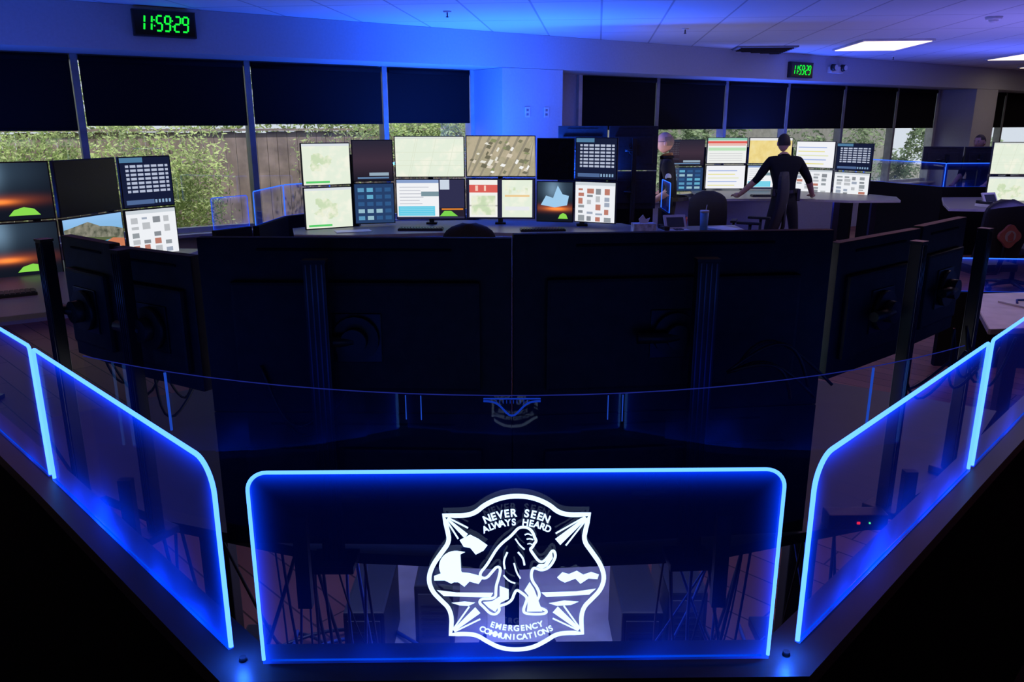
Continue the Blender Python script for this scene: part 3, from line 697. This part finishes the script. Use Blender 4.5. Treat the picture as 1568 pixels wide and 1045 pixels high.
# ------------------------------------------------------------------ station in the middle distance
cols = [((-2.04, 7.85), (-1.61, 8.10), 'terrain', 'terrain', 1.675), ((-1.60, 8.11), (-1.20, 8.22), 'dim', 'icons', 1.70), ((-1.19, 8.23), (-.478, 8.26), 'map', 'cad', 1.735), ((-.47, 8.26), (.24, 8.23), 'aerial', 'split', 1.74), ((.25, 8.22), (.625, 8.13), 'off', 'sunset2', 1.715), ((.632, 8.12), (1.03, 7.92), 'table', 'blocks', 1.725)]
for p, q, a, b, zt in cols:
    monitor(p, q, zt, .41, a); monitor(p, q, zt-.425, .41, b)
for x, y in ((-1.62, 8.20), (-.84, 8.36), (-.12, 8.36), (.72, 8.2)): post(x, y, SD, 1.55)
cols = [((2.38, 12.35), (2.93, 12.4), 'dim', 'icons', 1.62), ((2.96, 12.4), (3.58, 12.42), 'red', 'yform', 1.65), ((3.60, 12.42), (4.26, 12.4), 'yellow', 'cad', 1.65), ((4.30, 12.35), (4.76, 12.0), 'yform', 'blocks', 1.60), ((4.77, 11.98), (5.12, 11.55), 'table', 'blocks', 1.58)]
for p, q, a, b, zt in cols: monitor(p, q, zt, .39, a); monitor(p, q, zt-.41, .36, b)
for x, y in ((2.95, 12.5), (3.6, 12.52), (4.28, 12.5)): post(x, y, .86, 1.5)
cols = [((-4.35, 5.0), (-3.90, 5.35), 'off', 'off', 1.6), ((-3.89, 5.36), (-3.31, 5.80), 'sunset', 'sunset', 1.60), ((-3.30, 5.82), (-3.14, 6.42), 'off', 'beach', 1.60), ((-3.13, 6.44), (-2.86, 6.80), 'table', 'blocks', 1.60)]
for p, q, a, b, zt in cols: monitor(p, q, zt, .41, a); monitor(p, q, zt-.42, .39, b)
for x, y, a in ((-3.45, 5.86, 35), (-3.22, 6.5, 60)): post(x-.06, y+.03, .80, 1.5, a)
cols = [((6.33, 10.75), (6.98, 10.7), 'map', 'terrain', 1.62), ((7.0, 10.7), (7.65, 10.5), 'cad', 'yellow', 1.62)]
for p, q, a, b, zt in cols: monitor(p, q, zt, .42, a); monitor(p, q, zt-.44, .40, b)
for x, y in ((6.65, 10.85), (7.3, 10.75)): post(x, y, .86, 1.5)
for p, q, zt, hh in (((1.02, 8.72), (.50, 8.85), 1.83, .46), ((1.56, 8.75), (1.03, 8.71), 1.83, .46), ((1.02, 8.72), (.50, 8.85), 1.36, .40), ((1.56, 8.75), (1.03, 8.71), 1.36, .40)):
    monitor(p, q, zt, hh, 'off')
for x in (.8, 1.3): post(x, 8.66, 0, 1.7)
for p, q in (((6.75, 12.2), (6.2, 12.3)), ((7.3, 12.25), (6.77, 12.2))): monitor(p, q, 1.52, .34, 'off')
for x in (6.5, 7.0): post(x, 12.15, 0, 1.4)
def station_panel(pp, z0, h, led=LEDT, r=.005, base=True):
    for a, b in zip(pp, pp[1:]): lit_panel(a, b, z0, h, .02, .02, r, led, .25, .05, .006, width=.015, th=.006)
    if base:
        mb = MB(); pathwall(mb, pp, .06, 0, z0-.004, FAB); mb.obj('workstation_partition')
station_panel([(-2.35, 7.3), (-2.3, 8.1), (-1.95, 8.62)], .95, .31)
station_panel([(-2.62, 6.98), (-2.40, 7.28)], .95, .28, LEDN, .003)
station_panel([(1.66, 8.92), (1.64, 8.34)], .95, .31)
station_panel([(1.12, 9.0), (1.58, 8.99)], .95, .33)
station_panel([(5.6, 12.9), (6.15, 11.5), (7.4, 11.6), (8.6, 11.6)], .98, .33)
station_panel([(5.35, 13.1), (5.5, 12.95)], .98, .33)
station_panel([(3.35, 6.05), (5.4, 5.85)], .60, .26)

# ------------------------------------------------------------------ chairs
def chair(x, y, head, sz=1.0, back_h=.60, patch=False):
    mb = MB()
    for i in range(5):
        a = 2*math.pi*i/5+.3; c, s_ = math.cos(a), math.sin(a)
        mb.tube([(0, 0, .10), (.16*c, .16*s_, .085), (.29*c, .29*s_, .065)], [.028, .022, .016], BLK); mb.cyl((.29*c, .29*s_, .028), .028, .028, .045, BLK, R=RZ(math.degrees(a)) @ RX(90))
    mb.cyl((0, 0, .25), .028, .022, .34, ALU)
    mb.box((0, 0, .42), (.22, .26, .04), BLK, bev=.01)
    mb.box((0, .01, .485), (.50, .48, .085), CHR, bev=.035)
    rows = 16; n0 = []; US = [-1+i*.2 for i in range(11)]
    for i in range(rows):
        t_ = i/(rows-1); z = .58+t_*back_h; wd = .235*(1-.35*(t_-.35)**2)*math.sqrt(max(.08, 1-max(0, (t_-.72)/.28)**2.6)); yb = -.22-.05*math.sin(t_*3)-.06*t_
        n0.append([(u_*wd, yb+.05*u_*u_, z) for u_ in US])
    i_ = mb.mi(CHR)
    for off in (0, -.035):
        vv = [[mb.bm.verts.new((p[0], p[1]+off, p[2])) for p in r_] for r_ in n0]
        for r0, r1 in zip(vv, vv[1:]):
            for k in range(10): f = mb.bm.faces.new((r0[k], r0[k+1], r1[k+1], r1[k])); f.material_index = i_; f.smooth = True
        if off == 0: va = vv
    for r0, r1, s0, s1 in [(va[i], va[i+1], vv[i], vv[i+1]) for i in range(rows-1)]:
        for k in (0, 10): f = mb.bm.faces.new((r0[k], r1[k], s1[k], s0[k])); f.material_index = i_
    for k in range(10):
        for r_ in (0, rows-1): f = mb.bm.faces.new((va[r_][k], va[r_][k+1], vv[r_][k+1], vv[r_][k])); f.material_index = i_
    mb.tube([(0, -.05, .42), (0, -.26, .46), (0, -.31, .62), (0, -.32, .58+back_h*.55)], [.022, .024, .022, .015], BLK)
    for sx in (-1, 1):
        mb.tube([(sx*.2, 0, .44), (sx*.29, 0, .48), (sx*.30, 0, .66)], .018, BLK); mb.box((sx*.30, .02, .675), (.07, .26, .03), CHR, bev=.012)
    if patch:
        zc = .82; pm = mat('patch_red_thread', (.55, .16, .10), .8); pw = mat('patch_tan_thread', (.55, .46, .36), .8)
        oldT = mb.T; mb.T = TR(0, -.372, zc)
        mb.poly([(.10*math.cos(a)*(1+.12*math.cos(4*a)), .10*math.sin(a)*(1+.12*math.cos(4*a))) for a in [i*math.pi/16 for i in range(32)]], .03, pm, 'Y', 0)
        mb.poly([(.055*math.cos(a), .055*math.sin(a)) for a in [i*math.pi/10 for i in range(20)]], .006, pw, 'Y', -.004)
        mb.poly([(-.02, -.045), (.03, -.045), (.02, 0), (.03, .02), (.005, .045), (-.015, .02), (-.03, 0)], .004, pm, 'Y', -.007)
        mb.T = oldT
    mb.obj('office_chair', TR(x, y, 0) @ RZ(head) @ Matrix.Scale(sz, 4))
chair(-.36, 6.95, 0, 1.0, .47)
chair(2.98, 9.75, 62, 1.05, .66)
chair(2.5, 10.1, -20, 1.0, .48)
chair(4.70, 7.9, 5, 1.0, .58, True)
chair(5.75, 9.0, 30, 1.0, .45)
chair(6.35, 8.75, -15, 1.0, .45)

# ------------------------------------------------------------------ small things
def phone(x, y, z, a):
    mb = MB(); mb.box((0, 0, .02), (.26, .20, .04), WHT, bev=.008)
    mb.box((0.02, .03, .10), (.22, .02, .15), WHT, R=RX(-28), bev=.006); mb.box((.02, .018, .102), (.17, .004, .10), mat('phone_display', (.05, .06, .07), .2), R=RX(-28))
    mb.box((-.105, -.01, .055), (.045, .19, .03), BLK, bev=.01); mb.box((-.105, -.085, .06), (.05, .05, .04), BLK, bev=.012); mb.box((-.105, .07, .06), (.05, .05, .04), BLK, bev=.012)
    for i in range(3):
        for j in range(4): mb.box((.0+i*.03, -.08+j*.022, .043), (.02, .014, .006), CAP)
    mb.obj('desk_telephone', TR(x, y, z) @ RZ(a))
phone(1.55, 7.62, SD, 10); phone(7.0, 9.85, .86, 0); phone(5.9, 9.9, .86, 20)
def cup(x, y, z, m, h=.19, lid=True, nm='travel_tumbler'):
    mb = MB(); mb.cyl((0, 0, h/2), .034, .043, h, m); 
    if lid: mb.cyl((0, 0, h+.008), .045, .043, .018, WHT); mb.tube([(.01, 0, h), (.02, 0, h+.07)], .004, WHT, 6)
    mb.obj(nm, TR(x, y, z))
cup(1.86, 7.72, SD, mat('tumbler_blue', (.12, .3, .55), .4)); 
mb = MB(); mb.cyl((0, 0, .06), .033, .033, .11, mat('can_red', (.5, .03, .03), .3, .5)); mb.cyl((0, 0, .118), .026, .03, .008, ALU); mb.cyl((0, 0, .003), .03, .033, .006, ALU); mb.obj('drink_can', TR(1.72, 7.98, SD))
mb = MB(); mb.box((0, 0, .045), (.22, .12, .09), mat('tissue_box_print', (.45, .5, .6), .7, noise=.5, nscale=25), bev=.003)
mb.poly([(-.04, .09), (.04, .09), (.06, .14), (.02, .125), (-.01, .17), (-.05, .13)], .01, WHT, 'Y', -.005); mb.obj('tissue_box', TR(1.27, 7.68, SD) @ RZ(8))
mb = MB()
for i in range(5): mb.box((random.uniform(-.01, .01), random.uniform(-.01, .01), .003+i*.005), (.21, .29, .004), WHT, R=RZ(random.uniform(-8, 8)))
mb.obj('paper_stack', TR(2.08, 7.8, SD) @ RZ(20))
mb = MB(); mb.box((0, 0, .0), (.34, .17, .004), WHT); mb.obj('paper_sheet', TR(-1.55, 7.75, SD+.003) @ RZ(20))
def keyboard(x, y, z, a):
    mb = MB(); mb.box((0, 0, .01), (.44, .14, .02), BLK, bev=.004)
    for r_ in range(5):
        for c in range(15): mb.box((-.2+c*.0285, -.052+r_*.026, .023), (.023, .02, .007), CAP)
    mb.obj('keyboard', TR(x, y, z) @ RZ(a))
keyboard(-3.25, 4.9, .80, 35); keyboard(-.9, 7.85, SD, 0); keyboard(3.6, 11.35, .86, 0); keyboard(.3, 7.8, SD, 5)
mb = MB(); mb.box((0, 0, .006), (.30, .21, .01), WHT, R=RZ(0)); mb.tube([(-.12, .0, .016), (-.05, .06, .018), (.05, .03, .018), (.12, .08, .016)], .006, mat('lanyard_blue', (.02, .05, .4), .6)); mb.obj('notebook', TR(3.15, 4.7, .80) @ RZ(20))
mb = MB(); mb.cyl((0, 0, .09), .075, .075, .18, mat('paper_roll', (.7, .55, .55), .8), seg=24); mb.cyl((0, 0, .181), .02, .02, .006, BLK); mb.obj('paper_towel_roll', TR(-2.1, 3.7, .08) @ RY(90) @ TR(0, 0, 0))

# ------------------------------------------------------------------ people
def skin_mesh(V, E, Rr, root):
    me = bpy.data.meshes.new('sk'); me.from_pydata(V, E, []); ob = bpy.data.objects.new('sk', me); scene.collection.objects.link(ob)
    md = ob.modifiers.new('skin', 'SKIN'); md.use_smooth_shade = True
    for i, r_ in enumerate(Rr):
        sv = me.skin_vertices[0].data[i]; sv.radius = (r_, r_) if not isinstance(r_, tuple) else r_; sv.use_root = (i == root)
    sb = ob.modifiers.new('sub', 'SUBSURF'); sb.levels = 2; sb.render_levels = 2
    bpy.context.view_layer.update()
    out = bpy.data.meshes.new_from_object(ob.evaluated_get(bpy.context.evaluated_depsgraph_get()))
    bpy.data.objects.remove(ob); return out
def head(mb, T, hair, bald=False, glasses=False):
    old = mb.T; mb.T = old @ T
    def shp(p):
        z = p.z; k_ = 1-.30*max(0, -z)**1.3; return Vector((p.x*k_, p.y*(1-.12*max(0, -z))+.10*max(0, -z), z))
    mb.sph((0, 0, 0), (.079, .098, .115), SKIN, fn=shp, seg=24)
    mb.sph((0, .098, -.018), (.013, .020, .024), SKIN, seg=10)
    for sx in (-1, 1):
        mb.sph((sx*.080, -.005, -.012), (.010, .020, .030), SKIN, seg=10)
        mb.sph((sx*.030, .083, .010), (.012, .008, .008), WHT, seg=10); mb.sph((sx*.030, .090, .010), (.005, .004, .005), BLK, seg=8)
        mb.sph((sx*.030, .088, .030), (.018, .006, .004), HAIRD, seg=8)
        if glasses: mb.tube([(sx*.082, 0, .012), (sx*.06, .095, .012), (sx*.012, .10, .012)], .003, BLK, 6)
    mb.sph((0, .088, -.058), (.024, .008, .007), mat('lips', (.4, .15, .13), .5), seg=10)
    if bald: kp = lambda p: p.z < .55 and p.z > -.45 and p.y < .15
    else: kp = lambda p: (p.z > .30 and p.y < .70) or (p.y < .15 and p.z > -.35) or p.z > .6
    mb.sph((0, -.002, .003), (.082, .101, .118), hair, fn=shp, seg=24, keep=kp)
    mb.T = old
def hand(mb, w_, d, side):
    w_ = Vector(w_); d = Vector(d).normalized(); up = Vector((0, 0, 1)); r_ = d.cross(up).normalized()*side
    mb.tube([w_-d*.01, w_+d*.03, w_+d*.085], [.026, .036, .033], SKIN, 10)
    for i, (o, l) in enumerate(((-.027, .062), (-.009, .074), (.010, .070), (.027, .055))):
        b = w_+d*.080+r_*o; mb.tube([b, b+d*l*.5+up*.010+r_*o*.25, b+d*l*.82-up*.004+r_*o*.4, b+d*l-up*.012+r_*o*.45], [.0095, .009, .008, .006], SKIN, 7)
    b = w_+d*.03-r_*.028; mb.tube([b, b+d*.025-r_*.025, b+d*.055-r_*.034-up*.006], [.012, .010, .007], SKIN, 7)
def person(name, loc, head_deg, J, deskh, hair, bald=False, glasses=False, headturn=0, patch=False):
    names = list(J.keys()); idx = {n_: i for i, n_ in enumerate(names)}
    V = [J[n_][0] for n_ in names]; Rr = [J[n_][1] for n_ in names]
    E = [('pelvis', 'waist'), ('waist', 'chest'), ('chest', 'neckb'), ('neckb', 'neck'), ('chest', 'shL'), ('chest', 'shR'), ('shL', 'elL'), ('shR', 'elR'), ('elL', 'wrL'), ('elR', 'wrR'), ('pelvis', 'hipL'), ('pelvis', 'hipR'), ('hipL', 'knL'), ('hipR', 'knR'), ('knL', 'anL'), ('knR', 'anR'), ('anL', 'toL'), ('anR', 'toR')]
    me = skin_mesh(V, [(idx[a], idx[b]) for a, b in E], Rr, idx['pelvis'])
    mb = MB(); TRO = mat('trousers_black', (.008, .008, .010), .9); SHOE = mat('boots_black', (.01, .01, .01), .4)
    eL, eR = Vector(J['elL'][0]), Vector(J['elR'][0]); wL, wR = Vector(J['wrL'][0]), Vector(J['wrR'][0]); nk = Vector(J['neck'][0]); nb = Vector(J['neckb'][0]); pz = J['pelvis'][0][2]
    def mf(c):
        if c.z > nb.z+.025 and (Vector((c.x, c.y))-Vector((nk.x, nk.y))).length < .09: return SKIN
        for e_, w_ in ((eL, wL), (eR, wR)):
            ax = w_-e_; t_ = (c-e_).dot(ax)/ax.length_squared
            if t_ > .12 and (c-(e_+ax*min(t_, 1.2))).length < .09: return SKIN
        if c.z < .13: return SHOE
        return CLOTH if c.z > pz+.03 else TRO
    mb.mesh(me, Matrix.Identity(4), mf)
    py = J['pelvis'][0][1]
    bw = [v.co for v in me.vertices if abs(v.co.z-(pz+.05)) < .04 and abs(v.co.x) < .25]
    rx = max([abs(c.x) for c in bw] or [.15]); ry = max([abs(c.y-py) for c in bw] or [.12]); n_ = 20
    for i in range(n_):
        a = 2*math.pi*i/n_; mb.box((rx*math.cos(a), py+ry*math.sin(a), pz+.05), (rx*.36, .014, .042), SHOE, R=RZ(math.degrees(a)+90))
    mb.box((rx+.02, py, pz+.0), (.05, .09, .16), SHOE, bev=.01); mb.box((-rx-.01, py-.02, pz+.03), (.045, .07, .10), SHOE, bev=.01)
    cc = nb+Vector((0, 0, .03)); mb.tube([cc+Vector((.070*math.cos(a), .072*math.sin(a), 0)) for a in [i*math.pi/8 for i in range(17)]], .012, CLOTH, 6)
    if patch: mb.sph(Vector(J['shL'][0])*.55+eL*.45+Vector((-.052, 0, 0)), (.010, .035, .042), mat('shoulder_patch', (.25, .3, .4), .8), seg=10)
    head(mb, TR(nk.x, nk.y+.02, nk.z+.115) @ RZ(headturn) @ RX(-4), hair, bald, glasses)
    for wv_, e_, sd_ in ((wL, eL, -1), (wR, eR, 1)):
        d = (wv_-e_).normalized()
        if deskh: d = Vector((d.x*.6, .8, -.08))
        hand(mb, wv_, d, sd_)
    return mb.obj(name, TR(*loc) @ RZ(head_deg))
def mkpose(el, wr, zs=1.0, lean=.06, stance=.13):
    return {'pelvis': ((0, 0, .97*zs), (.14, .11)), 'waist': ((0, lean*.3, 1.10*zs), (.135, .11)), 'chest': ((0, lean*.8, 1.30*zs), (.165, .12)), 'neckb': ((0, lean*1.3, 1.455*zs), .080), 'neck': ((0, lean*1.6, 1.53*zs), .068),
         'shL': ((-.195, lean, 1.40*zs), .078), 'shR': ((.195, lean, 1.40*zs), .078), 'elL': (el[0], .052), 'elR': (el[1], .052), 'wrL': (wr[0], .032), 'wrR': (wr[1], .032),
         'hipL': ((-.10, 0, .86*zs), .088), 'hipR': ((.10, 0, .86*zs), .088), 'knL': ((-stance, .03, .50*zs), .064), 'knR': ((stance, .03, .50*zs), .064),
         'anL': ((-stance-.03, -.03, .09), .046), 'anR': ((stance+.03, -.03, .09), .046), 'toL': ((-stance-.05, .13, .045), .042), 'toR': ((stance+.05, .13, .045), .042)}
P = mkpose([(-.34, .12, 1.14), (.34, .12, 1.14)], [(-.50, .36, .91), (.50, .36, .91)], .975, .12, .17)
person('police_officer', (3.60, 10.62, 0), 0, P, True, hair=HAIRD)
P = mkpose([(-.27, -.02, 1.12), (.27, .0, 1.12)], [(-.24, .20, .98), (.24, .22, .98)], 1.0, .03)
person('police_officer', (1.82, 9.35, 0), 78, P, False, hair=HAIRG, glasses=True, bald=True, patch=True)
P = mkpose([(-.27, -.02, 1.04), (.27, .0, 1.04)], [(-.24, .20, .92), (.24, .22, .92)], .95, .03)
person('police_officer', (7.36, 12.8, 0), 120, P, False, hair=HAIRD)

# ------------------------------------------------------------------ lights
def area(name, loc, target, sx, sy, e, c):
    l = bpy.data.lights.new(name, 'AREA'); l.shape = 'RECTANGLE'; l.size = sx; l.size_y = sy; l.energy = e; l.color = c
    o = bpy.data.objects.new(name, l); scene.collection.objects.link(o); o.location = loc
    o.rotation_euler = (Vector(target)-Vector(loc)).to_track_quat('-Z', 'Y').to_euler(); return o
BLU = (.015, .11, 1.0)
area('blue_uplight', (-.1, 8.75, 1.30), (-.05, 9.1, 3), 2.2, .1, 195, BLU)
area('blue_uplight', (3.8, 12.8, 1.3), (3.8, 12.6, 3), 2.2, .1, 70, (.04, .11, 1))
area('blue_uplight', (-4.0, 6.2, 1.2), (-3.9, 6.3, 3), 1.5, .1, 24, BLU)
area('blue_uplight', (7.3, 11.75, 1.4), (7.3, 11.4, 3), 2.0, .1, 45, (.10, .14, 1))
area('lavender_uplight', (5.6, 8.3, 1.0), (5.4, 8.8, 3), 2.5, 1.0, 48, (.26, .22, 1))  # added lamp without a fixture, tints the right side of the ceiling
area('under_desk_light', (0, 2.35, .74), (0, 2.4, 0), 1.8, .2, 8, (.42, .48, 1))
area('under_desk_light', (3.9, 11.6, .8), (3.9, 11.4, 0), 1.6, .2, 16, (.04, .06, 1))
area('under_desk_light', (-.4, 8.1, .79), (-.4, 8.0, 0), 2.4, .2, 10, (.05, .1, 1))
area('ceiling_troffer', (2.2, 4.2, 2.84), (2.0, 4.2, 0), 1.0, .6, 6, (1, .35, .5))  # added pink lamp, reddens the floor behind the right glass
area('ceiling_troffer', (3.4, 4.6, 2.84), (3.4, 4.6, 0), .6, .6, 6, (.9, .8, 1))  # added fill that brightens the side table
area('screen_glow', (1.22, 9.32, 1.45), (1.8, 9.3, 1.5), .4, .5, 3.5, (1, .88, .8))  # added fill for the officer with glasses, no lit screen here
area('screen_glow', (2.1, 8.75, 1.30), (1.85, 9.3, 1.6), .4, .3, 2.5, (1, .85, .75))  # second added fill on the same officer
area('ceiling_troffer', (-3.2, 4.6, 2.84), (-3.2, 4.6, 0), 1.2, .6, 5, (1, .38, .55))  # added pink lamp for the floor behind the left glass
area('ceiling_troffer', (5, 9.5, 2.84), (5, 9.5, 0), 1.2, .6, 10, (1, .85, .8))
area('ceiling_troffer', (-3.5, 3.0, 2.8), (-3.6, 7.4, 2.7), 1.2, .3, 3.0, (.8, .85, 1))  # added unseen neutral fill aimed at the left soffit
